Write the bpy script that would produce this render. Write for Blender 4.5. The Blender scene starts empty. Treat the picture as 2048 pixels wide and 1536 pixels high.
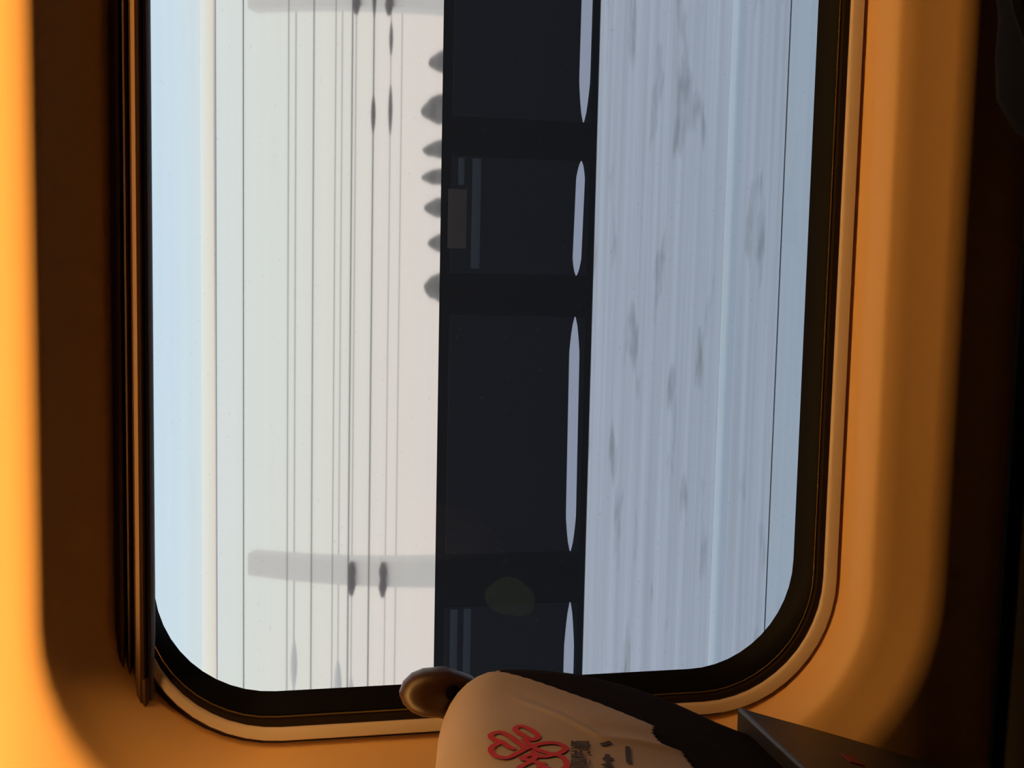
import bpy, bmesh, math, random
from mathutils import Vector, Matrix
random.seed(7)
S = bpy.context.scene
COL = S.collection
PI = math.pi

# ------------------------------------------------------------------ camera, sky, sun, lamp power, exposure
# (world: X along the track, Y out through the window, Z up; the phone was held on its side)
cam_d = bpy.data.cameras.new('camera')
cam = bpy.data.objects.new('camera', cam_d); COL.objects.link(cam)
S.camera = cam
cam_d.sensor_fit = 'HORIZONTAL'; cam_d.sensor_width = 36.0
cam_d.lens = 36.0 * 2250 / 2048
cam_d.clip_start = 0.02; cam_d.clip_end = 500
R_ = Vector((0.02131313, -0.2068675, -0.97813679))
U_ = Vector((0.99557547, 0.09394764, 0.001824))
F_ = Vector((-0.09151631, 0.97384787, -0.20795453))
m = Matrix.Identity(4)
for i in range(3):
    m[i][0] = R_[i]; m[i][1] = U_[i]; m[i][2] = -F_[i]
m.translation = Vector((0, -1.0, 1.5))
cam.matrix_world = m

S.view_settings.view_transform = 'Standard'
S.view_settings.look = 'None'
S.view_settings.gamma = 1.0
S.view_settings.use_curve_mapping = False
S.view_settings.exposure = 0.0

LAMP_STRENGTH = 32.0
LAMP_COLOR = (1.0, 0.50, 0.13)
SKY_STRENGTH = 1.12

world = bpy.data.worlds.new('sky'); S.world = world
world.use_nodes = True
nt = world.node_tree; nt.nodes.clear()
wo = nt.nodes.new('ShaderNodeOutputWorld'); bg = nt.nodes.new('ShaderNodeBackground')
tc = nt.nodes.new('ShaderNodeTexCoord'); sx = nt.nodes.new('ShaderNodeSeparateXYZ')
rp = nt.nodes.new('ShaderNodeValToRGB')
nt.links.new(tc.outputs['Generated'], sx.inputs[0]); nt.links.new(sx.outputs['Z'], rp.inputs[0])
nt.links.new(rp.outputs[0], bg.inputs[0]); nt.links.new(bg.outputs[0], wo.inputs[0])
bg.inputs[1].default_value = SKY_STRENGTH
cr = rp.color_ramp
cr.elements[0].position = 0.0; cr.elements[0].color = (0.80, 0.66, 0.60, 1)
cr.elements[1].position = 1.0; cr.elements[1].color = (0.66, 0.84, 1.0, 1)
for p, c in ((0.45, (0.84, 0.74, 0.69)), (0.62, (0.83, 0.81, 0.74)), (0.76, (0.80, 0.85, 0.84)), (0.9, (0.72, 0.86, 0.95))):
    e = cr.elements.new(p); e.color = (*c, 1)

# ------------------------------------------------------------------ helpers
def lin(c):
    return tuple(((v / 255) / 12.92 if v / 255 <= .04045 else (((v / 255) + .055) / 1.055) ** 2.4) for v in c)

def mat(name, color, rough=.5, metal=0., bump=None, coat=0., spec=.5, noise=None, emit=None, anis=None):
    """procedural principled material. noise=(scale xyz, amount, second colour); bump=(scale xyz, strength, distance)"""
    mt = bpy.data.materials.new(name); mt.use_nodes = True
    n = mt.node_tree; b = n.nodes['Principled BSDF']
    b.inputs['Base Color'].default_value = (*color, 1)
    b.inputs['Roughness'].default_value = rough
    b.inputs['Metallic'].default_value = metal
    b.inputs['Coat Weight'].default_value = coat
    b.inputs['Coat Roughness'].default_value = .03
    b.inputs['Specular IOR Level'].default_value = spec
    def coord(sc):
        t = n.nodes.new('ShaderNodeTexCoord'); mp = n.nodes.new('ShaderNodeMapping')
        mp.inputs['Scale'].default_value = sc
        n.links.new(t.outputs['Object'], mp.inputs[0]); return mp
    if noise:
        sc, lo, hi, c2 = noise
        mp = coord(sc); t = n.nodes.new('ShaderNodeTexNoise'); t.inputs['Scale'].default_value = 1; t.inputs['Detail'].default_value = 4
        n.links.new(mp.outputs[0], t.inputs[0])
        r = n.nodes.new('ShaderNodeValToRGB'); r.color_ramp.elements[0].position = lo; r.color_ramp.elements[1].position = hi
        r.color_ramp.elements[0].color = (*color, 1); r.color_ramp.elements[1].color = (*c2, 1)
        n.links.new(t.outputs[0], r.inputs[0]); n.links.new(r.outputs[0], b.inputs['Base Color'])
    if bump:
        sc, st, di = bump
        mp = coord(sc); t = n.nodes.new('ShaderNodeTexNoise'); t.inputs['Scale'].default_value = 1; t.inputs['Detail'].default_value = 2
        n.links.new(mp.outputs[0], t.inputs[0])
        bp = n.nodes.new('ShaderNodeBump'); bp.inputs['Strength'].default_value = st; bp.inputs['Distance'].default_value = di
        n.links.new(t.outputs[0], bp.inputs['Height']); n.links.new(bp.outputs[0], b.inputs['Normal'])
    if emit:
        b.inputs['Emission Color'].default_value = (*emit[0], 1); b.inputs['Emission Strength'].default_value = emit[1]
    return mt

def mesh_obj(name, verts, faces, material, parent=None, smooth=True, angle=40):
    me = bpy.data.meshes.new(name); me.from_pydata([tuple(v) for v in verts], [], faces)
    bm = bmesh.new(); bm.from_mesh(me); bmesh.ops.recalc_face_normals(bm, faces=bm.faces); bm.to_mesh(me); bm.free()
    me.materials.append(material)
    if smooth:
        me.polygons.foreach_set('use_smooth', [True] * len(me.polygons))
        me.set_sharp_from_angle(angle=math.radians(angle))
    o = bpy.data.objects.new(name, me); COL.objects.link(o)
    if parent is not None:
        o.parent = parent
    return o

def raw_obj(name, verts, faces, material, parent=None, smooth=True, angle=40):
    me = bpy.data.meshes.new(name); me.from_pydata([tuple(v) for v in verts], [], faces); me.materials.append(material)
    if smooth:
        me.polygons.foreach_set('use_smooth', [True] * len(me.polygons)); me.set_sharp_from_angle(angle=math.radians(angle))
    o = bpy.data.objects.new(name, me); COL.objects.link(o)
    if parent is not None: o.parent = parent
    return o

class MB:
    def __init__(s): s.v = []; s.f = []
    def add(s, v, f):
        k = len(s.v); s.v += [tuple(a) for a in v]; s.f += [tuple(i + k for i in q) for q in f]; return s
    def box(s, a, b, bev=0.0):
        bm = bmesh.new(); bmesh.ops.create_cube(bm, size=1)
        for v in bm.verts:
            v.co = Vector([(a[i] + b[i]) / 2 + v.co[i] * (b[i] - a[i]) for i in range(3)])
        if bev: bmesh.ops.bevel(bm, geom=bm.edges[:], offset=bev, segments=3, profile=.5, affect='EDGES')
        bm.verts.index_update()
        s.add([v.co.copy() for v in bm.verts], [[v.index for v in f.verts] for f in bm.faces]); bm.free(); return s
    def tube(s, pts, r, n=10, closed=False, rr=None):
        pts = [Vector(p) for p in pts]; N = len(pts); vs = []
        prev = None
        for i, p in enumerate(pts):
            if closed: t = pts[(i + 1) % N] - pts[i - 1]
            else: t = pts[min(i + 1, N - 1)] - pts[max(i - 1, 0)]
            t.normalize()
            if prev is None:
                a = Vector((0, 0, 1)) if abs(t.z) < .9 else Vector((1, 0, 0)); nrm = t.cross(a).normalized()
            else: nrm = (prev - t * prev.dot(t)).normalized()
            prev = nrm; bn = t.cross(nrm); q = rr[i] if rr else r
            for k in range(n):
                an = 2 * PI * k / n; vs.append(p + (nrm * math.cos(an) + bn * math.sin(an)) * q)
        fs = []
        for i in range(N if closed else N - 1):
            for k in range(n):
                a = i * n + k; b = i * n + (k + 1) % n; c = ((i + 1) % N) * n + (k + 1) % n; d = ((i + 1) % N) * n + k
                fs.append((a, b, c, d))
        if not closed: fs.append(tuple(range(n))[::-1]); fs.append(tuple((N - 1) * n + k for k in range(n)))
        return s.add(vs, fs)
    def prism(s, prof, x0, x1, axis='x'):
        """profile of (y,z) points extruded along X"""
        n = len(prof); vs = [(x0, y, z) for y, z in prof] + [(x1, y, z) for y, z in prof]
        fs = [(i, (i + 1) % n, n + (i + 1) % n, n + i) for i in range(n)] + [tuple(range(n))[::-1], tuple(range(n, 2 * n))]
        return s.add(vs, fs)
    def build(s, name, material, parent=None, smooth=True, angle=40):
        return mesh_obj(name, s.v, s.f, material, parent, smooth, angle)

def empty(name, loc=(0, 0, 0)):
    o = bpy.data.objects.new(name, None); COL.objects.link(o); o.location = loc; return o
def tag(o, label, cat, group=None):
    o['label'] = label; o['category'] = cat
    if group: o['group'] = group
    return o
def struct(o): o['kind'] = 'structure'; return o
def copy_tree(o, parent=None):
    inv = o.matrix_parent_inverse.copy(); c = o.copy(); COL.objects.link(c); c.parent = parent; c.matrix_parent_inverse = inv
    for ch in list(o.children): copy_tree(ch, c)
    return c
def rebase(root, loc):
    """put an empty's origin at its thing's base while its children keep their place"""
    root.location = loc
    for ch in root.children: ch.matrix_parent_inverse = Matrix.Translation(-Vector(loc))

# ------------------------------------------------------------------ materials
M_wall = mat('cream_moulded_panel', (.78, .50, .25), .45, bump=((900, 900, 900), .12, .0004))
M_lip = mat('pale_plastic_sill', (.72, .58, .50), .45)
M_groove = mat('dark_groove_rubber', (.035, .022, .018), .6)
M_gasket = mat('black_gasket_rubber', (.004, .004, .005), .5, spec=.1)
M_frit = mat('black_glass_border', (.006, .006, .010), .25, spec=.3)
M_brown = mat('brown_gasket_rubber', (.018, .010, .008), .7, spec=.2)
M_glint = mat('yellow_glint', (.85, .60, .25), .25, metal=.9)
M_blind = mat('brown_satin_plastic', (.11, .055, .028), .45, metal=.2)
M_blindend = mat('grey_end_plastic', (.16, .17, .19), .5)
M_dark = mat('dark_heater_cover', (.010, .008, .006), .6)
M_floor = mat('grey_floor_vinyl', (.04, .04, .04), .6, noise=((30, 30, 30), .4, .7, (.06, .06, .06)))
M_ceil = mat('white_ceiling_panel', (.30, .28, .26), .6)
M_far = mat('grey_brown_side_panel', (.10, .085, .07), .7)
M_seat = mat('dark_brown_ribbed_fabric', (.009, .005, .004), .95, spec=.05, bump=((60, 500, 60), .5, .002))
M_cover = mat('cream_cotton_cloth', (.33, .265, .235), .9, bump=((700, 700, 700), .25, .0006))
M_red = mat('red_print', (.42, .012, .03), .8)
M_ink = mat('dark_ink', (.035, .022, .02), .8)
M_shell = mat('dark_grey_seat_plastic', (.030, .028, .030), .5)
M_handle = mat('brown_handle_plastic', (.045, .018, .008), .35)
M_black = mat('black_nylon', (.004, .004, .005), .9, spec=.05)
M_zip = mat('dark_zip', (.03, .03, .03), .5)
M_redp = mat('red_plastic', (.20, .008, .008), .6)

# glass: clear pane with faint dust
def glass_mat():
    mt = bpy.data.materials.new('dusty_window_glass'); mt.use_nodes = True; n = mt.node_tree; n.nodes.clear()
    out = n.nodes.new('ShaderNodeOutputMaterial'); tr = n.nodes.new('ShaderNodeBsdfTransparent'); gl = n.nodes.new('ShaderNodeBsdfGlossy')
    df = n.nodes.new('ShaderNodeBsdfDiffuse'); fr = n.nodes.new('ShaderNodeFresnel'); m1 = n.nodes.new('ShaderNodeMixShader'); m2 = n.nodes.new('ShaderNodeMixShader')
    tr.inputs[0].default_value = (.97, .98, .98, 1); gl.inputs['Roughness'].default_value = .01; fr.inputs[0].default_value = 1.3
    df.inputs[0].default_value = (.6, .6, .6, 1)
    n.links.new(fr.outputs[0], m1.inputs[0]); n.links.new(tr.outputs[0], m1.inputs[1]); n.links.new(gl.outputs[0], m1.inputs[2])
    t = n.nodes.new('ShaderNodeTexCoord'); nz = n.nodes.new('ShaderNodeTexNoise'); nz.inputs['Scale'].default_value = 260; nz.inputs['Detail'].default_value = 1
    n.links.new(t.outputs['Object'], nz.inputs[0])
    r = n.nodes.new('ShaderNodeValToRGB'); r.color_ramp.elements[0].position = .72; r.color_ramp.elements[1].position = .80
    r.color_ramp.elements[0].color = (0.004,) * 3 + (1,); r.color_ramp.elements[1].color = (.10,) * 3 + (1,)
    n.links.new(nz.outputs[0], r.inputs[0]); n.links.new(r.outputs[0], m2.inputs[0]); n.links.new(m1.outputs[0], m2.inputs[1]); n.links.new(df.outputs[0], m2.inputs[2])
    n.links.new(m2.outputs[0], out.inputs[0]); return mt
M_glass = glass_mat()
def smudge_mat():
    mt = bpy.data.materials.new('dried_water_mark'); mt.use_nodes = True; n = mt.node_tree; n.nodes.clear()
    out = n.nodes.new('ShaderNodeOutputMaterial'); tr = n.nodes.new('ShaderNodeBsdfTransparent'); df = n.nodes.new('ShaderNodeBsdfDiffuse')
    mx = n.nodes.new('ShaderNodeMixShader'); df.inputs[0].default_value = (.12, .30, .42, 1)
    t = n.nodes.new('ShaderNodeTexCoord'); nz = n.nodes.new('ShaderNodeTexNoise'); nz.inputs['Scale'].default_value = 300; nz.inputs['Detail'].default_value = 3
    n.links.new(t.outputs['Object'], nz.inputs[0]); r = n.nodes.new('ShaderNodeMapRange')
    r.inputs[1].default_value = .3; r.inputs[2].default_value = .8; r.inputs[3].default_value = .08; r.inputs[4].default_value = .34
    n.links.new(nz.outputs[0], r.inputs[0]); n.links.new(r.outputs[0], mx.inputs[0])
    n.links.new(tr.outputs[0], mx.inputs[1]); n.links.new(df.outputs[0], mx.inputs[2]); n.links.new(mx.outputs[0], out.inputs[0]); return mt
M_smudge = smudge_mat()

# ------------------------------------------------------------------ carriage shell
X0, X1 = -2.4, 2.6              # ends of the modelled bay
ZC = 2.12
YB = -3.0                       # opposite side wall
def rloop(x0, x1, z0, z1, r, y, n=12):
    """rounded rectangle in XZ, counter-clockwise seen from the cabin"""
    pts = []
    for cx, cz, a0 in ((x0 + r, z0 + r, PI), (x1 - r, z0 + r, 1.5 * PI), (x1 - r, z1 - r, 0), (x0 + r, z1 - r, .5 * PI)):
        for k in range(n + 1):
            a = a0 + .5 * PI * k / n
            pts.append((cx + r * math.cos(a), y, cz + r * math.sin(a)))
    return pts
def loft(loops, closed_last=False):
    n = len(loops[0]); v = [p for l in loops for p in l]; f = []
    for i in range(len(loops) - 1):
        for k in range(n):
            a = i * n + k; b = i * n + (k + 1) % n
            f.append((a, b, b + n, a + n))
    return v, f
XR = 0.95
def win(x0, z0, z1, r, y): return rloop(x0, XR - (x0 + .408), z0, z1, r, y)
def to_rect(loop, a, b, c, d, y):
    """the outermost loop: each vertex of the rounded rect pushed out to the rectangle"""
    cx = (a + b) / 2; cz = (c + d) / 2; out = []
    n = len(loop) // 4
    for i, p in enumerate(loop):
        q = i // n; k = (i % n) / (n - 1)
        ends = [((a, d * 0 + (c + (d - c) * .3)), (a, c), (a + (b - a) * .35, c))]
        if q == 0: s0, s1, s2 = (a, c + (d - c) * .35), (a, c), (a + (b - a) * .4, c)
        elif q == 1: s0, s1, s2 = (b - (b - a) * .35, c), (b, c), (b, c + (d - c) * .35)
        elif q == 2: s0, s1, s2 = (b, d - (d - c) * .25), (b, d), (b - (b - a) * .35, d)
        else: s0, s1, s2 = (a + (b - a) * .4, d), (a, d), (a, d - (d - c) * .25)
        if k <= .5: t = k * 2; x = s0[0] + (s1[0] - s0[0]) * t; z = s0[1] + (s1[1] - s0[1]) * t
        else: t = k * 2 - 1; x = s1[0] + (s2[0] - s1[0]) * t; z = s1[1] + (s2[1] - s1[1]) * t
        out.append((x, y, z))
    return out

# inner moulded wall panel with its reveal: wall face -> rounded fold -> sloping reveal -> ledge -> groove
fold = []
ZL, ZH, XA, RA = .857, 1.691, -.503, .200
loops = []
L_out = win(XA - .02, ZL - .02, ZH + .02, RA + .02, -.001)
loops.append([(p[0], max(0.0, (.86 - p[2]) * .30), p[2]) for p in to_rect(L_out, X0, X1, .745, 2.10, 0.0)])
loops.append(win(XA - .030, ZL - .030, ZH + .024, RA + .03, 0.0))
# rounded fold: quarter-ish roll from the wall face into the reveal
for t, dy in ((.018, .0004), (.010, .0018), (.003, .0045), (-.0015, .0075)):
    loops.append(win(XA - t, ZL - t, ZH + t * .8, RA + t, dy))
loops.append(win(-.488, .884, 1.684, .180, .015))
loops.append(win(-.478, .899, 1.6785, .168, .021))
loops.append(win(-.4725, .9045, 1.674, .163, .026))
loops.append(win(-.462, .9090, 1.6575, .154, .044))
loops.append(win(-.4535, .9125, 1.638, .147, .066))
loops.append(win(-.4525, .9135, 1.637, .146, .085))
v, f = loft(loops)
wall = struct(mesh_obj('wall_right', v, f, M_wall, angle=60))

# upper and lower continuation of the wall
struct(MB().box((X0, 0.0, 2.10), (X1, .04, ZC), 0).build('wall_right_upper', M_wall)).name = 'trim_1'
struct(MB().box((X0, -.035, 0.0), (X1, .04, .742), .008).build('trim_2', M_dark))
struct(MB().box((X0, YB - .10, -.10), (X1, .145, 0.0)).build('floor', M_floor))
struct(MB().box((X0, YB - .10, ZC), (X1, .145, ZC + .06)).build('ceiling', M_ceil))
struct(MB().box((X0, YB - .05, 0), (X1, YB, ZC)).build('wall_left', M_far))
struct(MB().box((X0 - .05, YB - .05, -.1), (X0, .145, ZC + .06)).build('wall_front', M_far))
struct(MB().box((X1, YB - .05, -.1), (X1 + .05, .145, ZC + .06)).build('wall_rear', M_far))

# window: lip, groove, gasket, glint bead, pane
window = struct(empty('window_1', (0.27, .1, 1.28)))
def wpart(name, loops, m, closed=False, angle=50):
    v, f = loft(loops)
    if closed:
        n = len(loops[0]); k = (len(loops) - 1) * n
        f += [(k + i, k + (i + 1) % n, (i + 1) % n, i) for i in range(n)]
    o = mesh_obj(name, v, f, m, window, angle=angle); o.matrix_parent_inverse = Matrix.Translation(-window.location); return o
# channel floor (dark) between reveal and lip
wpart('blind_channel', [win(-.4527, .9133, 1.6372, .146, .080), win(-.4380, .9200, 1.6250, .135, .082)], M_groove)
wpart('frame_lip', [win(-.4470, .9155, 1.628, .139, .0835), win(-.4468, .9157, 1.628, .139, .070), win(-.4450, .9170, 1.626, .137, .0670),
                    win(-.4370, .9265, 1.622, .131, .0690), win(-.4345, .9290, 1.620, .129, .0720), win(-.434, .9295, 1.620, .129, .0835)], M_lip)
wpart('outer_gasket', [win(-.4343, .9292, 1.6203, .1292, .0745), win(-.4335, .9300, 1.620, .128, .0732), win(-.4290, .9345, 1.618, .125, .0750),
                 win(-.4265, .9370, 1.617, .122, .0850)], M_brown)
wpart('inner_gasket', [win(-.4266, .9369, 1.617, .122, .0852), win(-.4240, .9388, 1.617, .122, .0790), win(-.4180, .9440, 1.615, .120, .0850),
                 win(-.4120, .9480, 1.613, .118, .0930), win(-.408, .951, 1.611, .115, .1000)], M_gasket)
v = MB()
bead = [p for p in win(-.4262, .9372, 1.618, .123, .0795)]  # path of the gasket glint
v.tube(bead, .0011, 8, closed=True)  # glint on the gasket ridge, put in as a thin yellow metal bead
o = v.build('gasket_glint', M_glint, window); o.matrix_parent_inverse = Matrix.Translation(-window.location); o['label'] = 'thin yellow glint along the black gasket, shaped as a bead'
# pane
lp = win(-.420, .940, 1.620, .12, .1005); n = len(lp)
vv = lp + [(p[0], .1065, p[2]) for p in lp]
ff = [tuple(range(n)), tuple(range(n, 2 * n))[::-1]] + [(i, (i + 1) % n, n + (i + 1) % n, n + i) for i in range(n)]
pane = mesh_obj('glass_pane', vv, ff, M_glass, window, smooth=False); pane.matrix_parent_inverse = Matrix.Translation(-window.location)
# dried round water mark on the pane
sv = [(-.3226, .1001, 1.2620)]; sf = []
N = 40
for k in range(N):
    a = 2 * PI * k / N; rr = 1 + .05 * math.sin(3 * a + 1) + .03 * math.sin(5 * a)
    ex = .0195 * math.cos(a) * rr; ez = .0270 * math.sin(a) * rr; t = math.radians(-20)
    sv.append((-.3226 + ex * math.cos(t) - ez * math.sin(t), .1001, 1.2620 + ex * math.sin(t) + ez * math.cos(t)))
for k in range(N): sf.append((0, 1 + k, 1 + (k + 1) % N))
sm = mesh_obj('water_mark', sv, sf, M_smudge, window); sm.matrix_parent_inverse = Matrix.Translation(-window.location); sm['label'] = 'faint round dried water mark on the glass'

# outer skin of our own carriage
def own(name, loops, m):
    v, f = loft(loops); return mesh_obj(name, v, f, m, angle=50)
M_paint_own = mat('white_train_paint_near', (.76, .80, .92), .3, coat=.4)
lo = win(-.440, .920, 1.640, .145, .108)
skin = struct(own('trim_3', [lo, win(-.445, .915, 1.645, .150, .15), win(-.46, .90, 1.66, .16, .15),
                             to_rect(win(-.46, .9, 1.66, .16, .15), X0 - 3, X1 + 3, -.9, 2.18, .15)], M_paint_own))

# blind: bottom bar parked across the top of the window
blind = empty('roller_blind', (.27, .06, 1.60))
tag(blind, 'brown ribbed bottom bar of the roller blind parked across the window top', 'blind')
bx0, bx1 = -.404, .95 - .0
def bprism(name, prof, a, b, m):
    o = MB().prism(prof, a, b).build(name, m, blind, angle=35); o.matrix_parent_inverse = Matrix.Translation(-blind.location); return o
bprism('slat', [(.082, 1.640), (.0585, 1.6390), (.0575, 1.6360), (.0585, 1.6335), (.064, 1.6325), (.082, 1.6325)], bx0 + .02, bx1 - .02, M_blind)
bprism('slat', [(.082, 1.6315), (.064, 1.6312), (.0605, 1.6300), (.0600, 1.6285), (.064, 1.6270), (.066, 1.6262), (.082, 1.6262)], bx0 + .008, bx1 - .008, M_blind)
bprism('slat', [(.082, 1.6255), (.064, 1.6250), (.0565, 1.6225), (.0550, 1.6190), (.0565, 1.6160), (.062, 1.6145), (.082, 1.6145)], bx0 + .003, bx1 - .003, M_blind)
bprism('bottom_bar', [(.083, 1.6142), (.0640, 1.6140), (.0620, 1.6125), (.0625, 1.6100), (.066, 1.6080), (.083, 1.6080)], bx0, bx1, M_blindend)
bprism('end_cap', [(.083, 1.6200), (.0560, 1.6195), (.0555, 1.6150), (.060, 1.6120), (.083, 1.6120)], bx0 - .003, bx0 + .030, M_blind)

# ------------------------------------------------------------------ luggage rack with its warm lamp (above the frame)
rack = empty('luggage_rack', (0.1, 0, 1.82)); tag(rack, 'overhead luggage rack with a warm lamp strip under its edge', 'luggage rack')
def radd(mb, name, m):
    o = mb.build(name, m, rack); o.matrix_parent_inverse = Matrix.Translation(-rack.location); return o
radd(MB().box((X0 + .1, -.50, 1.844), (X1 - .1, -.002, 1.866), .004), 'shelf', M_shell)
radd(MB().box((X0 + .1, -.53, 1.834), (X1 - .1, -.50, 1.90), .008), 'front_rail', M_shell)
for bxx in (-1.6, .2, 2.0): radd(MB().box((bxx, -.45, 1.824), (bxx + .03, -.18, 1.844), .003), 'bracket', M_shell)
M_lamp = mat('warm_lamp_diffuser', (.8, .8, .8), .5, emit=(LAMP_COLOR, LAMP_STRENGTH))
radd(MB().box((X0 + .2, -.125, 1.832), (X1 - .2, -.095, 1.843)), 'lamp_strip', M_lamp)

# ------------------------------------------------------------------ seats
def xb(z):      # leaning back face of the backrest
    P = [(.45, -.64), (.75, -.52), (.96, -.447), (1.09, -.405), (1.15, -.372), (1.21, -.350), (1.27, -.338), (1.32, -.336), (1.40, -.345)]
    for (a, b), (c, d) in zip(P, P[1:]):
        if a <= z <= c:
            t = (z - a) / (c - a); return b + (d - b) * t
    return P[0][1] if z < .45 else P[-1][1]
def xbs(z): return (xb(z - .03) + xb(z - .015) + xb(z) + xb(z + .015) + xb(z + .03)) / 5
SY0, SY1, SR, HT = -.50, -.022, .055, .055
ZT = 1.380
def sprof(y, off=0.0, nb=40, z0=.50, zf=.50, zt_extra=0.0):
    """profile of the backrest at depth y: back face upward from z0, over the top, front face down to zf"""
    d = max(0.0, min(y - SY0, SY1 - y)); q = 1 - min(d / SR, 1); k = math.sqrt(max(0.0, 1 - q * q))
    yy = (y + .26) / .24
    zt = ZT - .050 * (1 - k) - .050 * abs(yy) ** 2.2 + zt_extra
    h = HT * k
    def xc(z): return xbs(z) - HT
    r = max(h, .0005); pts = []
    zz = zt - .045
    for i in range(nb + 1):
        z = z0 + (zz - z0) * i / nb; pts.append((xc(z) + h + off, y, z))
    xm = xc(zz)
    for i in range(1, 16):
        a = PI * i / 16
        pts.append((xm + (h + off) * math.cos(a), y, zz + (.045 * (.3 + .7 * k) + off) * math.sin(a)))
    for i in range(nb + 1):
        z = zz + (zf - zz) * i / nb; pts.append((xc(z) - h - off, y, z))
    return pts
def seat_ys(a, b, n=26):
    return [a + (b - a) * (1 - math.cos(PI * i / n)) / 2 for i in range(n + 1)]
seat = empty('passenger_seat', (-.62, -.26, 0))
tag(seat, 'dark brown ribbed passenger seat with a printed cream headrest cloth beside the window', 'seat', None)
def sadd(o, par=None):
    if par is None: o.matrix_parent_inverse = Matrix.Translation(-seat.location)
    else: o.parent = par
    return o
rows = [sprof(y) for y in seat_ys(SY0 + .0001, SY1 - .0001, 40)]
nr = len(rows[0]); vs = [p for r in rows for p in r]; fs = []
for i in range(len(rows) - 1):
    for k in range(nr - 1):
        a = i * nr + k; fs.append((a, a + 1, a + nr + 1, a + nr))
    fs.append((i * nr, i * nr + nr, i * nr + 2 * nr - 1, i * nr + nr - 1))
fs.append(tuple(range(nr))); fs.append(tuple(range((len(rows) - 1) * nr, len(rows) * nr)))
sadd(mesh_obj('backrest', vs, fs, M_seat, seat, angle=60))
# headrest cloth: follows the backrest, hangs on both faces, side hem runs slantwise
CY1 = -.085
def hem(y):
    P = [(-.49, 1.199), (-.2290, 1.199), (-.2260, 1.213), (-.2000, 1.212), (-.183, 1.205), (-.1475, 1.240), (-.085, 1.314)]
    for (a, b), (c, d) in zip(P, P[1:]):
        if y <= c: return b + (d - b) * (y - a) / (c - a)
    return P[-1][1]
def crease(y, z):
    yl = -.226 + max(0.0, z - 1.262) * 1.7
    f = min(1.0, max(0.0, (1.315 - z) / .03))
    return f * (.0016 * math.exp(-((y - yl) / .006) ** 2) - .0010 * math.exp(-((y - yl - .020) / .010) ** 2))
rows = []; off = .0035
for y in [(-.485 + (CY1 + .485) * i / 200) for i in range(201)]:
    pr = sprof(y, off + .0012 * math.sin(y * 55) * (1 if y > -.4 else .5), 60, hem(y) + .0009 * math.sin(y * 900), 1.16)
    rows.append([(p[0] + (crease(y, p[2]) if i < 62 else 0), p[1], p[2]) for i, p in enumerate(pr)])
nr = len(rows[0]); vs = [p for r in rows for p in r]; fs = []
for i in range(len(rows) - 1):
    for k in range(nr - 1):
        a = i * nr + k; fs.append((a, a + 1, a + nr + 1, a + nr))
cover = sadd(raw_obj('headrest_cover', vs, fs, M_cover, seat, angle=70)); cover['label'] = 'cream cloth headrest cover with red knot emblem and dark lettering'
sol = cover.modifiers.new('thickness', 'SOLIDIFY'); sol.thickness = .0018; sol.offset = 0
def on_back(y, z, lift):
    d = max(0.0, min(y - SY0, SY1 - y)); q = 1 - min(d / SR, 1); k = math.sqrt(max(0.0, 1 - q * q))
    return Vector((xbs(z) - HT + HT * k + off + .0012 * math.sin(y * 55) + crease(y, z) + .0012 + lift, y, z))

def ribbon(lines, hw, lift):
    """printed strokes: flat ribbons lying on the cloth"""
    vs = []; fs = []
    for li, l in enumerate(lines):
        P = []
        for i in range(len(l) - 1):       # smooth the stroke
            p0 = l[max(i - 1, 0)]; p1 = l[i]; p2 = l[i + 1]; p3 = l[min(i + 2, len(l) - 1)]
            if l[0] == l[-1]:
                if i == 0: p0 = l[-2]
                if i == len(l) - 2: p3 = l[1]
            for k in range(6):
                t = k / 6
                P.append(tuple(.5 * ((2 * p1[c]) + (-p0[c] + p2[c]) * t + (2 * p0[c] - 5 * p1[c] + 4 * p2[c] - p3[c]) * t * t + (-p0[c] + 3 * p1[c] - 3 * p2[c] + p3[c]) * t ** 3) for c in (0, 1)))
        P.append(l[-1]); b = len(vs)
        for i, p in enumerate(P):
            a = P[max(i - 1, 0)]; c = P[min(i + 1, len(P) - 1)]
            t = Vector((c[0] - a[0], c[1] - a[1])).normalized(); nx = Vector((-t.y, t.x))
            for sgn in (-1, 0, 1): vs.append(on_back(p[0] + nx.x * hw * sgn, p[1] + nx.y * hw * sgn, lift + li * .00004))
            if i:
                q = b + i * 3
                fs += [(q - 3, q - 2, q + 1, q), (q - 2, q - 1, q + 2, q + 1)]
    return vs, fs
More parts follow.
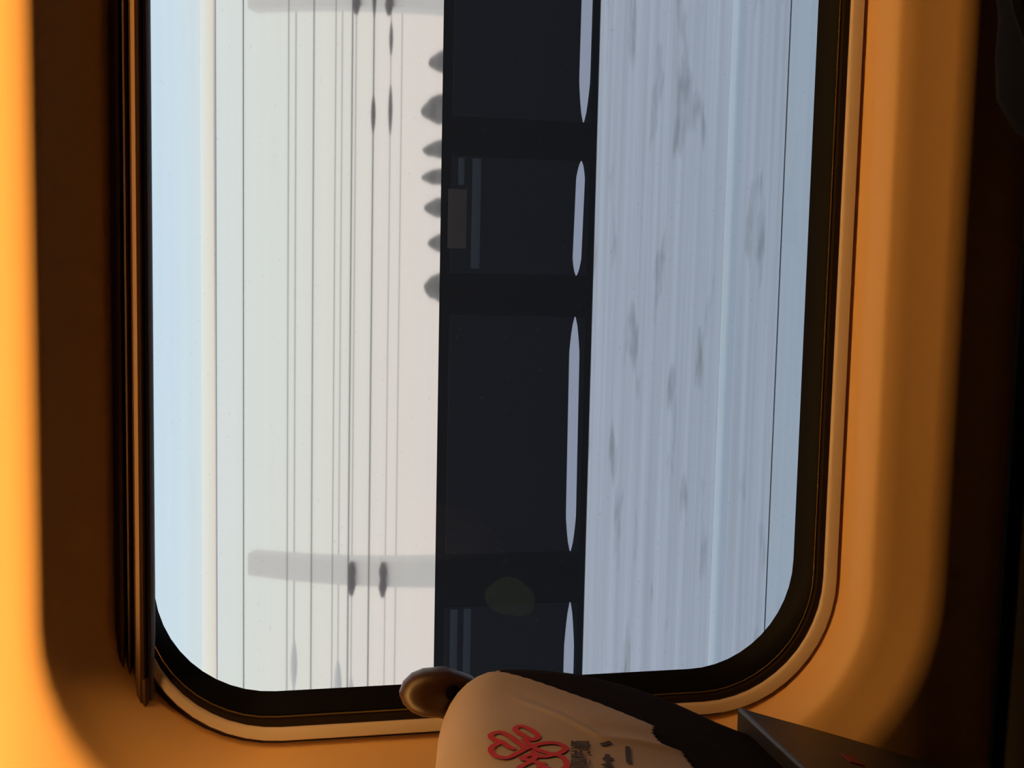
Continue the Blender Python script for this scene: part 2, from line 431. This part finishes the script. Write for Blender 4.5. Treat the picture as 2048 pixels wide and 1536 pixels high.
knot = [[(-0.2102, 1.3233), (-0.2069, 1.3185), (-0.2126, 1.3135), (-0.2215, 1.31), (-0.2277, 1.3103), (-0.2302, 1.3153), (-0.2221, 1.32), (-0.2158, 1.3231), (-0.2102, 1.3233)], [(-0.2406, 1.3234), (-0.2271, 1.3277), (-0.219, 1.3311), (-0.2131, 1.3357), (-0.2145, 1.3419), (-0.2194, 1.3432), (-0.2247, 1.341), (-0.2287, 1.3371), (-0.2377, 1.3335), (-0.242, 1.3302)], [(-0.229, 1.3389), (-0.2336, 1.3452), (-0.2398, 1.3471), (-0.2481, 1.3452), (-0.253, 1.3381), (-0.2487, 1.3305), (-0.2427, 1.3221), (-0.238, 1.312), (-0.2374, 1.301), (-0.2422, 1.2949), (-0.249, 1.2952), (-0.2551, 1.3036), (-0.2501, 1.3113), (-0.2422, 1.3166), (-0.2272, 1.3212)], [(-0.2574, 1.3289), (-0.2531, 1.3209), (-0.2581, 1.3132), (-0.2566, 1.304), (-0.2638, 1.2998), (-0.2775, 1.3013), (-0.2832, 1.309), (-0.277, 1.3161), (-0.2636, 1.3216), (-0.2574, 1.3289)], [(-0.2468, 1.3194), (-0.2555, 1.3179), (-0.2651, 1.3254), (-0.271, 1.3329), (-0.2781, 1.3352), (-0.2843, 1.3297), (-0.2773, 1.3213), (-0.2675, 1.3155)]]
vs, fs = ribbon(knot, .0023, .0006)
o = raw_obj('emblem', vs, fs, M_red, cover); o['label'] = 'red interlaced knot emblem'
def lettering(body, size, yright, ztop):
    cu = bpy.data.curves.new('lettering', 'FONT'); cu.body = body; cu.size = size; cu.align_x = 'RIGHT'; cu.align_y = 'TOP'; cu.resolution_u = 2; cu.offset = size * .03
    t = bpy.data.objects.new('lettering_source', cu); COL.objects.link(t)
    dg = bpy.context.evaluated_depsgraph_get(); me = bpy.data.meshes.new_from_object(t.evaluated_get(dg))
    bpy.data.objects.remove(t)
    for q in me.vertices:
        q.co = on_back(yright + q.co.x, ztop + q.co.y + -0.267 * q.co.x, .0013)
    me.materials.clear(); me.materials.append(M_ink)
    o = bpy.data.objects.new('lettering', me); COL.objects.link(o); o.parent = cover; return o
lettering('\u4e2d\u56fd\u8054\u901a', .0150, -0.2355, 1.2867)
vs, fs = ribbon([[(-0.2396, 1.2656), (-0.2371, 1.261), (-0.2345, 1.2564)], [(-0.2555, 1.2651), (-0.2646, 1.2686), (-0.2748, 1.2695)], [(-0.2641, 1.2718), (-0.2646, 1.2686), (-0.2621, 1.2634)], [(-0.277, 1.2756), (-0.2749, 1.2717), (-0.278, 1.2683)], [(-0.2392, 1.2448), (-0.2506, 1.2485), (-0.2691, 1.2537)]], .0019, .0008)
raw_obj('small_print', vs, fs, M_ink, cover)

# grab handle at the window-side top corner, brown with a screw cap
hd = []
hp = [(-.392, -.062, 1.312), (-.375, -.060, 1.326), (-.364, -.058, 1.340), (-.358, -.058, 1.355), (-.3575, -.058, 1.372), (-.357, -.058, 1.382), (-.357, -.058, 1.389), (-.357, -.058, 1.3925)]
handle = sadd(MB().tube(hp, .02, 24, rr=[.016, .019, .0215, .022, .0205, .0165, .010, .002]).build('grab_handle', M_handle, seat, angle=80)); handle['label'] = 'rounded brown plastic grab handle'
cap = MB().tube([(-.3525, -.0765, 1.349), (-.3512, -.0800, 1.349), (-.3510, -.0806, 1.349)], .006, 16, rr=[.0068, .0065, .005]).build('screw_cap', M_black, handle)
cap.matrix_parent_inverse = Matrix.Identity(4)
# tray table folded on the back of the seat
def tray(y0, y1, z0, z1, o0, o1, name, m):
    vs = []; nz = 14
    for i in range(nz + 1):
        z = z0 + (z1 - z0) * i / nz; x = xbs(z)
        vs += [(x + o0, y0, z), (x + o0, y1, z), (x + o1, y1, z), (x + o1, y0, z)]
    fs = []
    for i in range(nz):
        for k in range(4):
            a = i * 4 + k; b = i * 4 + (k + 1) % 4; fs.append((a, b, b + 4, a + 4))
    fs += [(0, 1, 2, 3), tuple(nz * 4 + k for k in range(4))]
    o = mesh_obj(name, vs, fs, m, seat, angle=30)
    bv = o.modifiers.new('edge', 'BEVEL'); bv.width = .004; bv.segments = 3; bv.limit_method = 'ANGLE'
    return sadd(o)
tt = tray(-.485, -.040, .80, 1.072, -.02, .016, 'tray_table', M_shell); tt['label'] = 'dark grey folded tray table'
tray(-.34, -.28, 1.074, 1.100, .0, .020, 'tray_latch', M_shell)
tray(-.125, -.105, .985, 1.000, .0155, .0172, 'warning_label', M_redp)['label'] = 'small red label'
# cushion, base, armrests
c = MB().box((-1.10, -.49, .36), (-.62, -.03, .48), .03); sadd(c.build('cushion', M_seat, seat))
for ya in (-.44, -.16): sadd(MB().box((-1.02, ya, 0.0), (-.66, ya + .08, .37), .01).build('leg', M_shell, seat))
for yy in (-.545,):
    sadd(MB().box((-1.02, yy, .62), (-.60, yy + .045, .66), .012).box((-.66, yy + .01, .30), (-.61, yy + .035, .63), .005).build('armrest', M_shell, seat))
seat2 = copy_tree(seat); seat2.location = (.56, -.26, 0)
seat2['label'] = 'matching brown seat behind the frame edge, right of the window'
seat2.name = 'passenger_seat.001'

# black backpack on the second seat's cushion
bag = empty('backpack', (.25, -.22, .482)); tag(bag, 'black rounded backpack at the dark lower right edge of the window wall', 'backpack')
def badd(o): o.matrix_parent_inverse = Matrix.Translation(-bag.location); return o
bm = bmesh.new(); bmesh.ops.create_cube(bm, size=1)
bmesh.ops.subdivide_edges(bm, edges=bm.edges[:], cuts=7, use_grid_fill=True)
for q in bm.verts:
    p = q.co * 2; l = (abs(p.x) ** 4 + abs(p.y) ** 4 + abs(p.z) ** 4) ** .25
    p = p / l * max(abs(p.x), abs(p.y), abs(p.z)) if l else p
    w = 1 - .12 * max(0, p.z)
    q.co = Vector((.25 + p.x * .160 * w + .006 * math.sin(p.z * 7), -.235 + p.y * .115 * w, .72 + p.z * .225 + .006 * math.sin(p.x * 6)))
me = bpy.data.meshes.new('main_compartment'); bm.to_mesh(me); bm.free(); me.materials.append(M_black); me.polygons.foreach_set('use_smooth', [True] * len(me.polygons))
o = bpy.data.objects.new('main_compartment', me); COL.objects.link(o); o.parent = bag; badd(o)
badd(MB().tube([(.17 + .02 * i, -.235, .930 + .030 * math.sin(PI * i / 8)) for i in range(9)], .009, 8).build('top_handle', M_black, bag))
badd(MB().tube([(.13 + .03 * i, -.350, .80 + .06 * math.sin(PI * i / 8)) for i in range(9)], .003, 6).build('zip', M_zip, bag))

# ------------------------------------------------------------------ neighbouring train
TX0, TX1 = -7.0, 8.0
def theta(z):
    if z < .915: return 0
    pts = [(.915, 17), (1.7, 24), (1.8, 30), (2.0, 42), (2.2, 60), (2.35, 72), (2.5, 80)]
    for (a, b), (c_, d) in zip(pts, pts[1:]):
        if a <= z <= c_: return b + (d - b) * (z - a) / (c_ - a)
    return 80
YS = {}
BY = [3.0]
for _i in range(4000): BY.append(BY[-1] + math.tan(math.radians(theta(.915 + (_i + .5) * .0005 + 1e-6))) * .0005)
def body_y(z):
    t = max(0.0, (z - .915) / .0005); i = int(t); return BY[i] + (BY[i + 1] - BY[i]) * (t - i)
def body_mat(name, base, metal, rough, streak, blot, bumpst):
    mt = bpy.data.materials.new(name); mt.use_nodes = True; n = mt.node_tree; b = n.nodes['Principled BSDF']
    b.inputs['Metallic'].default_value = metal; b.inputs['Roughness'].default_value = rough
    t = n.nodes.new('ShaderNodeTexCoord')
    def nz(sc, det, lo, hi, c0, c1):
        mp = n.nodes.new('ShaderNodeMapping'); mp.inputs['Scale'].default_value = sc
        q = n.nodes.new('ShaderNodeTexNoise'); q.inputs['Scale'].default_value = 1; q.inputs['Detail'].default_value = det
        r = n.nodes.new('ShaderNodeMapRange'); r.inputs[1].default_value = lo; r.inputs[2].default_value = hi; r.inputs[3].default_value = c0; r.inputs[4].default_value = c1
        n.links.new(t.outputs['Object'], mp.inputs[0]); n.links.new(mp.outputs[0], q.inputs[0]); n.links.new(q.outputs[0], r.inputs[0]); return r, q
    r1, q1 = nz((.35, 1, 45), 5, .3, .7, 1 - streak, 1.0)
    r2, q2 = nz((2.2, 1, 15), 3, .58, .76, 1.0, 1 - blot)
    mu = n.nodes.new('ShaderNodeMath'); mu.operation = 'MULTIPLY'; n.links.new(r1.outputs[0], mu.inputs[0]); n.links.new(r2.outputs[0], mu.inputs[1])
    mx = n.nodes.new('ShaderNodeMix'); mx.data_type = 'RGBA'; mx.inputs[6].default_value = (base[0] * .25, base[1] * .27, base[2] * .25, 1); mx.inputs[7].default_value = (*base, 1)
    n.links.new(mu.outputs[0], mx.inputs[0]); n.links.new(mx.outputs[2], b.inputs['Base Color'])
    if bumpst:
        rb, qb = nz((.3, 1, 7), 1, 0, 1, 0, 1)
        bp = n.nodes.new('ShaderNodeBump'); bp.inputs['Strength'].default_value = 1; bp.inputs['Distance'].default_value = bumpst
        n.links.new(qb.outputs[0], bp.inputs['Height']); n.links.new(bp.outputs[0], b.inputs['Normal'])
    return mt
M_up = body_mat('pearl_white_paint_upper', (.86, .86, .85), .85, .03, .03, 0.02, 0)
M_low = body_mat('pearl_white_paint_lower', (.84, .90, 1.0), .06, .35, .28, .75, 0)  # dark streaks and blots are warped reflections put into the base colour
M_skirt = body_mat('pale_skirt_paint', (.80, .90, .98), .15, .35, .10, .1, 0)
M_band = mat('dark_tinted_window_glass', (.004, .0045, .006), .08, spec=.2, bump=((.6, 1, 6), .5, .002))
M_panegl = mat('dark_pane_glass', (.005, .006, .009), .07, spec=.25, bump=((.6, 1, 5), .5, .002))
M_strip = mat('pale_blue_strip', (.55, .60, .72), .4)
M_rim = mat('gutter_cream_highlight', (1.0, .96, .89), .3, metal=.8)
train = empty('passenger_train', (0, 4.5, -1.2)); tag(train, 'white high speed train with a dark window band standing on the next track', 'train')
def tadd(o): o.matrix_parent_inverse = Matrix.Translation(-train.location); return o
def sheet(name, zs, m):
    """a side panel of the body, 3 cm thick, following the body's profile"""
    prof = [(body_y(z), z) for z in zs] + [(body_y(z) + .03, z) for z in zs[::-1]]
    return tadd(MB().prism(prof, TX0, TX1).build(name, m, train, angle=35))
def zr(a, b, n): return [a + (b - a) * i / n for i in range(n + 1)]
def roof_part():
    prof = [(body_y(z), z) for z in zr(1.742, 2.44, 40)]
    ye, ze = prof[-1]; prof += [(5.0, ze + .06), (5.4, ze - .02), (6.0, 1.9), (6.2, .9), (6.2, -1.0), (3.05, -1.0), (3.05, .2), (prof[0][0] + .02, 1.70)]
    return MB().prism(prof, TX0, TX1).build('roof', M_up, train, angle=35)
tadd(roof_part())
sheet('upper_body_panel', zr(.918, 1.7385, 60), M_up)
# gutter moulding between side and roof, its cream highlight put into the colour
gy = body_y(1.735)
tadd(MB().prism([(gy - .0158, 1.7040), (gy - .0165, 1.7075), (gy - .0150, 1.714), (gy - .001, 1.757), (gy + .001, 1.760), (gy + .05, 1.765), (gy + .05, 1.705)], TX0, TX1).build('rain_gutter', M_rim, train, angle=80))
# thin seam bead at the foot of the cantrail panel
sy = body_y(1.607); tadd(MB().prism([(sy - .001, 1.6055), (sy - .001, 1.6068), (sy + .01, 1.608), (sy + .01, 1.604)], TX0, TX1).build('cantrail_seam', M_shell, train))
# window band: frame + panes
tadd(MB().box((TX0, 3.006, .350), (TX1, 3.045, .9165)).build('window_band', M_band, train, smooth=False))
pz0, pz1 = .372, .880
panes = [(-6.8, -4.1), (-3.9, -2.5), (-2.35, -1.201), (-1.004, -.128), (.023, .437), (.576, 1.55), (1.75, 3.0), (3.15, 4.6), (4.8, 6.6)]
for a, b in panes:
    p = tadd(MB().box((a, 3.0035, pz0), (b, 3.010, pz1), .002).build('window_pane', M_panegl, train, smooth=False))
def lens_strip(a, b, zc0, zc1, w):  # pale strip with tapered ends, set along the foot of each pane
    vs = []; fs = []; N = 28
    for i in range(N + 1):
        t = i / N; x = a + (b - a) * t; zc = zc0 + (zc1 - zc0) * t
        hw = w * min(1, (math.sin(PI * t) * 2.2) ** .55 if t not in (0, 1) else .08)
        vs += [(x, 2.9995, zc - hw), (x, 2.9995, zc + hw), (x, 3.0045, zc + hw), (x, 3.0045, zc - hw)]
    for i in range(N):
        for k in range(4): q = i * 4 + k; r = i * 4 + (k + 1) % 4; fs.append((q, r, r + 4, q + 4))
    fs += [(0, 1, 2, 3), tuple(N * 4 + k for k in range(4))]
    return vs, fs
for (a, b), (z0_, z1_, w) in zip(panes, [(.40, .40, .018), (.40, .40, .018), (.402, .404, .019), (.409, .414, .019), (.414, .406, .016), (.402, .398, .020), (.4, .4, .018), (.4, .4, .018), (.4, .4, .018)]):
    vs, fs = lens_strip(a, b, z0_, z1_, w)
    o = tadd(mesh_obj('pale_foot_strip', vs, fs, M_strip, train)); o['label'] = 'slim pale strip along the foot of a window'
M_reflstreak = mat('dim_blue_reflection', (.018, .025, .036), .8)  # reflections in the dark panes, painted as thin blue-grey strips
M_patch = mat('dull_brown_reflection', (.024, .020, .020), .8)  # a dull reflection in the glass, painted as a flat patch
for x0_, x1_, zc_, hw_, nm, mm in ((.04, .50, .790, .016, 'reflection_streak', M_reflstreak), (.335, .43, .846, .011, 'reflection_streak', M_reflstreak), (-2.2, -1.21, .795, .014, 'reflection_streak', M_reflstreak), (-2.2, -1.21, .845, .014, 'reflection_streak', M_reflstreak), (.11, .32, .858, .034, 'reflection_patch', M_patch)):
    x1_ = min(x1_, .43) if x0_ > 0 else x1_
    o = tadd(MB().box((x0_, 3.0015, zc_ - hw_), (x1_, 3.0040, zc_ + hw_), .001).build(nm, mm, train)); o['label'] = 'faint blue-grey painted reflection on the dark window' if nm != 'reflection_patch' else 'dull brown-grey painted reflection at the top edge of a window'
# lower side, waist rib, skirt
sheet('lower_body_panel', zr(-.385, .3475, 30), M_low)
tadd(MB().prism([(3.001, -.215), (2.998, -.205), (2.993, -.190), (2.991, -.18), (2.993, -.172), (2.998, -.160), (3.001, -.155)], TX0, TX1).build('waist_rib', M_skirt, train, angle=80))
tadd(MB().box((TX0, 3.004, -.388), (TX1, 3.03, -.380)).build('skirt_seam', M_groove, train))
sk = MB().prism([(3.0, -.391), (2.998, -.50), (3.01, -.80), (3.06, -.95), (3.10, -.95), (3.10, -.391)], TX0, TX1); tadd(sk.build('skirt', M_skirt, train))
for wx in (-5.4, -3.0, 4.2, 6.6):
    w = MB(); pts = []
    w.tube([(wx, 3.75, -.80), (wx, 3.78, -.80), (wx, 3.87, -.80), (wx, 3.88, -.80)], .43, 28, rr=[.40, .43, .43, .432]); tadd(w.build('wheel', M_shell, train))

# ------------------------------------------------------------------ ground, rails, overhead line
M_ballast = mat('frosted_ballast', (.60, .63, .72), .95, bump=((30, 30, 30), .8, .03), noise=((14, 14, 14), .4, .65, (.80, .83, .92)))
M_rail = mat('rail_steel', (.28, .25, .23), .35, metal=.9)
M_sleeper = mat('concrete_sleeper', (.38, .37, .36), .9)
struct(MB().box((-60, -60, -1.60), (60, 60, -1.43)).build('ground', M_ballast))
for yc, lab in ((4.6, 'track under the neighbouring white train'), (-1.45, 'track under the photographed carriage')):
    tr = empty('railway_track', (0, yc, -1.43)); tag(tr, 'steel ' + lab, 'track', None)
    for s in (-.72, .72):
        o = MB().prism([(yc + s - .06, -1.40), (yc + s + .06, -1.40), (yc + s + .01, -1.37), (yc + s + .01, -1.28), (yc + s + .035, -1.265), (yc + s + .035, -1.235), (yc + s - .035, -1.235), (yc + s - .035, -1.265), (yc + s - .01, -1.28), (yc + s - .01, -1.37)], -14, 14).build('rail', M_rail, tr, smooth=False)
        o.matrix_parent_inverse = Matrix.Translation(-tr.location)
    sl = MB().box((-.13, -1.28, 0), (.13, 1.28, .033), .01).build('sleeper', M_sleeper, tr)
    sl.location = (-13.8, 0, 0)
    for i in range(1, 46):
        c = sl.copy(); COL.objects.link(c); c.location = (-13.8 + i * .61, 0, 0)
# overhead wires over our own side, mirrored in the white train
M_wire = mat('dark_overhead_wire', (.02, .02, .025), .6)
wires = [(-1.5, 6.84, .012, 'topmost feeder wire over the near track'), (-1.5, 5.78, .010, 'auxiliary wire below the topmost feeder over the near track'), (-5.5, 9.22, .016, 'high wire beyond the near track, upper of the far set'),
         (-1.5, 5.26, .013, 'messenger wire over the near track'), (-1.5, 4.84, .008, 'thin stay wire below the messenger wire'), (-5.5, 7.72, .012, 'second wire of the far set, below its highest'),
         (-1.5, 4.54, .014, 'upper contact wire over the near track'), (-5.5, 7.31, .012, 'third wire of the far set'), (-1.5, 4.17, .014, 'lower contact wire over the near track'),
         (-5.5, 6.34, .010, 'fourth wire of the far set, just above its lowest'), (-5.5, 6.05, .010, 'lowest wire of the far set')]
M_mast = mat('galvanised_mast_steel', (.88, .88, .86), .5)
M_ins = mat('brown_insulator', (.06, .03, .03), .4)
def clamp(x, y, z, h, r, par, nme, m):
    o = MB().tube([(x - h, y, z), (x - h * .5, y, z), (x, y, z), (x + h * .5, y, z), (x + h, y, z)], r, 10, rr=[r * .3, r * .8, r, r * .8, r * .3]).build(nme, m, par); return o
extras = {8: [(1.35, .16, .035), (2.35, .22, .035)], 9: [(2.05, .3, .05), (2.9, .2, .045)], 2: [(-5.5, .35, .10)], 5: [(-5.5, .35, .11)], 7: [(-5.6, .3, .09)]}
for wi, (y, z, r, lab) in enumerate(wires):
    w = tag(MB().tube([(-14, y, z), (14, y, z)], r * .72, 6).build('overhead_wire', M_wire), 'thin dark ' + lab, 'wire')
    for x, h, cr_ in extras.get(wi, []): clamp(x, y, z, h, cr_, w, 'wire_clamp', M_mast if wi in (2, 5, 7) else M_ins)
def mast(xb_, xt, lab):
    """post raked along the track: xb_ at z=3.8, xt at z=9.8"""
    k = (xt - xb_) / 6.0
    def xz(z): return xb_ + (z - 3.8) * k
    r = empty('catenary_mast', (xz(-1.43), -4.5, -1.43)); tag(r, lab, 'mast', None)
    def add(mb, nme, m):
        o = mb.build(nme, m, r); o.matrix_parent_inverse = Matrix.Translation(-r.location); return o
    vs = []; w = .15
    for z in (-1.43, 9.8):
        x = xz(z); vs += [(x - w, -4.66, z), (x + w, -4.66, z), (x + w, -4.34, z), (x - w, -4.34, z)]
    add(MB().add(vs, [(0, 1, 2, 3), (4, 5, 6, 7), (0, 1, 5, 4), (1, 2, 6, 5), (2, 3, 7, 6), (3, 0, 4, 7)]), 'post', M_mast)
    x = xz(-1.43); add(MB().box((x - .3, -4.8, -1.43), (x + .3, -4.2, -1.2), .02), 'foundation', M_sleeper)
    for z in (6.45, 5.65):
        x = xz(z) - .05
        add(MB().tube([(x - .2, -4.28, z), (x - .1, -4.28, z), (x, -4.28, z), (x + .1, -4.28, z), (x + .2, -4.28, z)], .06, 10, rr=[.04, .09, .06, .09, .04]), 'insulator', M_ins)
        add(MB().tube([(x, -4.36, z), (x, -4.28, z)], .03, 8), 'bracket', M_mast)
    return r
mast(-3.16, -3.92, 'pale steel catenary mast nearer the front seat end'); mast(2.90, 3.60, 'pale steel catenary mast at the rear end')
# poplars beyond the line on our side, mirrored along the top of the window band
M_bark = mat('grey_bark', (.10, .085, .075), .9)
M_leaf = mat('dull_winter_foliage', (.10, .095, .09), .95, noise=((3, 3, 3), .4, .6, (.17, .16, .15)))
tp = [(3.9, 8.75, .30, 'leftmost'), (3.05, 9.05, .34, 'second from the rear end'), (2.35, 8.95, .22, 'third from the rear end'), (1.85, 9.0, .2, 'fourth from the rear end'), (1.3, 8.85, .26, 'third from the front end'), (.65, 8.7, .25, 'second from the front end'), (-.15, 8.8, .4, 'nearest the front end')]
for x, h, w, lab in tp:
    far = lab.startswith(('second from the r', 'fourth', 'second from the f'))
    if far: x *= 1.087; h = 1 + (h - 1) * 1.104; w *= 1.087
    t = empty('poplar_tree', (x, -13.6 if far else -12, -1.43)); tag(t, 'narrow bare-season poplar beyond the track, ' + lab + ' of the row', 'tree', None)
    tb = MB().tube([(0, 0, 0), (0, 0, 3), (.03, 0, 6)], .1, 8, rr=[.16, .12, .07]).build('trunk', M_bark, t)
    bm = bmesh.new(); bmesh.ops.create_icosphere(bm, subdivisions=4, radius=1)
    for q in bm.verts:
        n_ = 1 + .22 * math.sin(q.co.z * 19 + x * 5) * math.sin(math.atan2(q.co.y, q.co.x) * 3 + q.co.z * 7) + random.uniform(-.07, .07)
        q.co = Vector((q.co.x * w * 1.25 * n_, q.co.y * w * 1.25 * n_, (h + 1.43) * .5 + 1.0 + q.co.z * ((h + 1.43) * .5 - 1.0)))
    me = bpy.data.meshes.new('crown'); bm.to_mesh(me); bm.free(); me.materials.append(M_leaf)
    o = bpy.data.objects.new('crown', me); COL.objects.link(o); o.parent = t
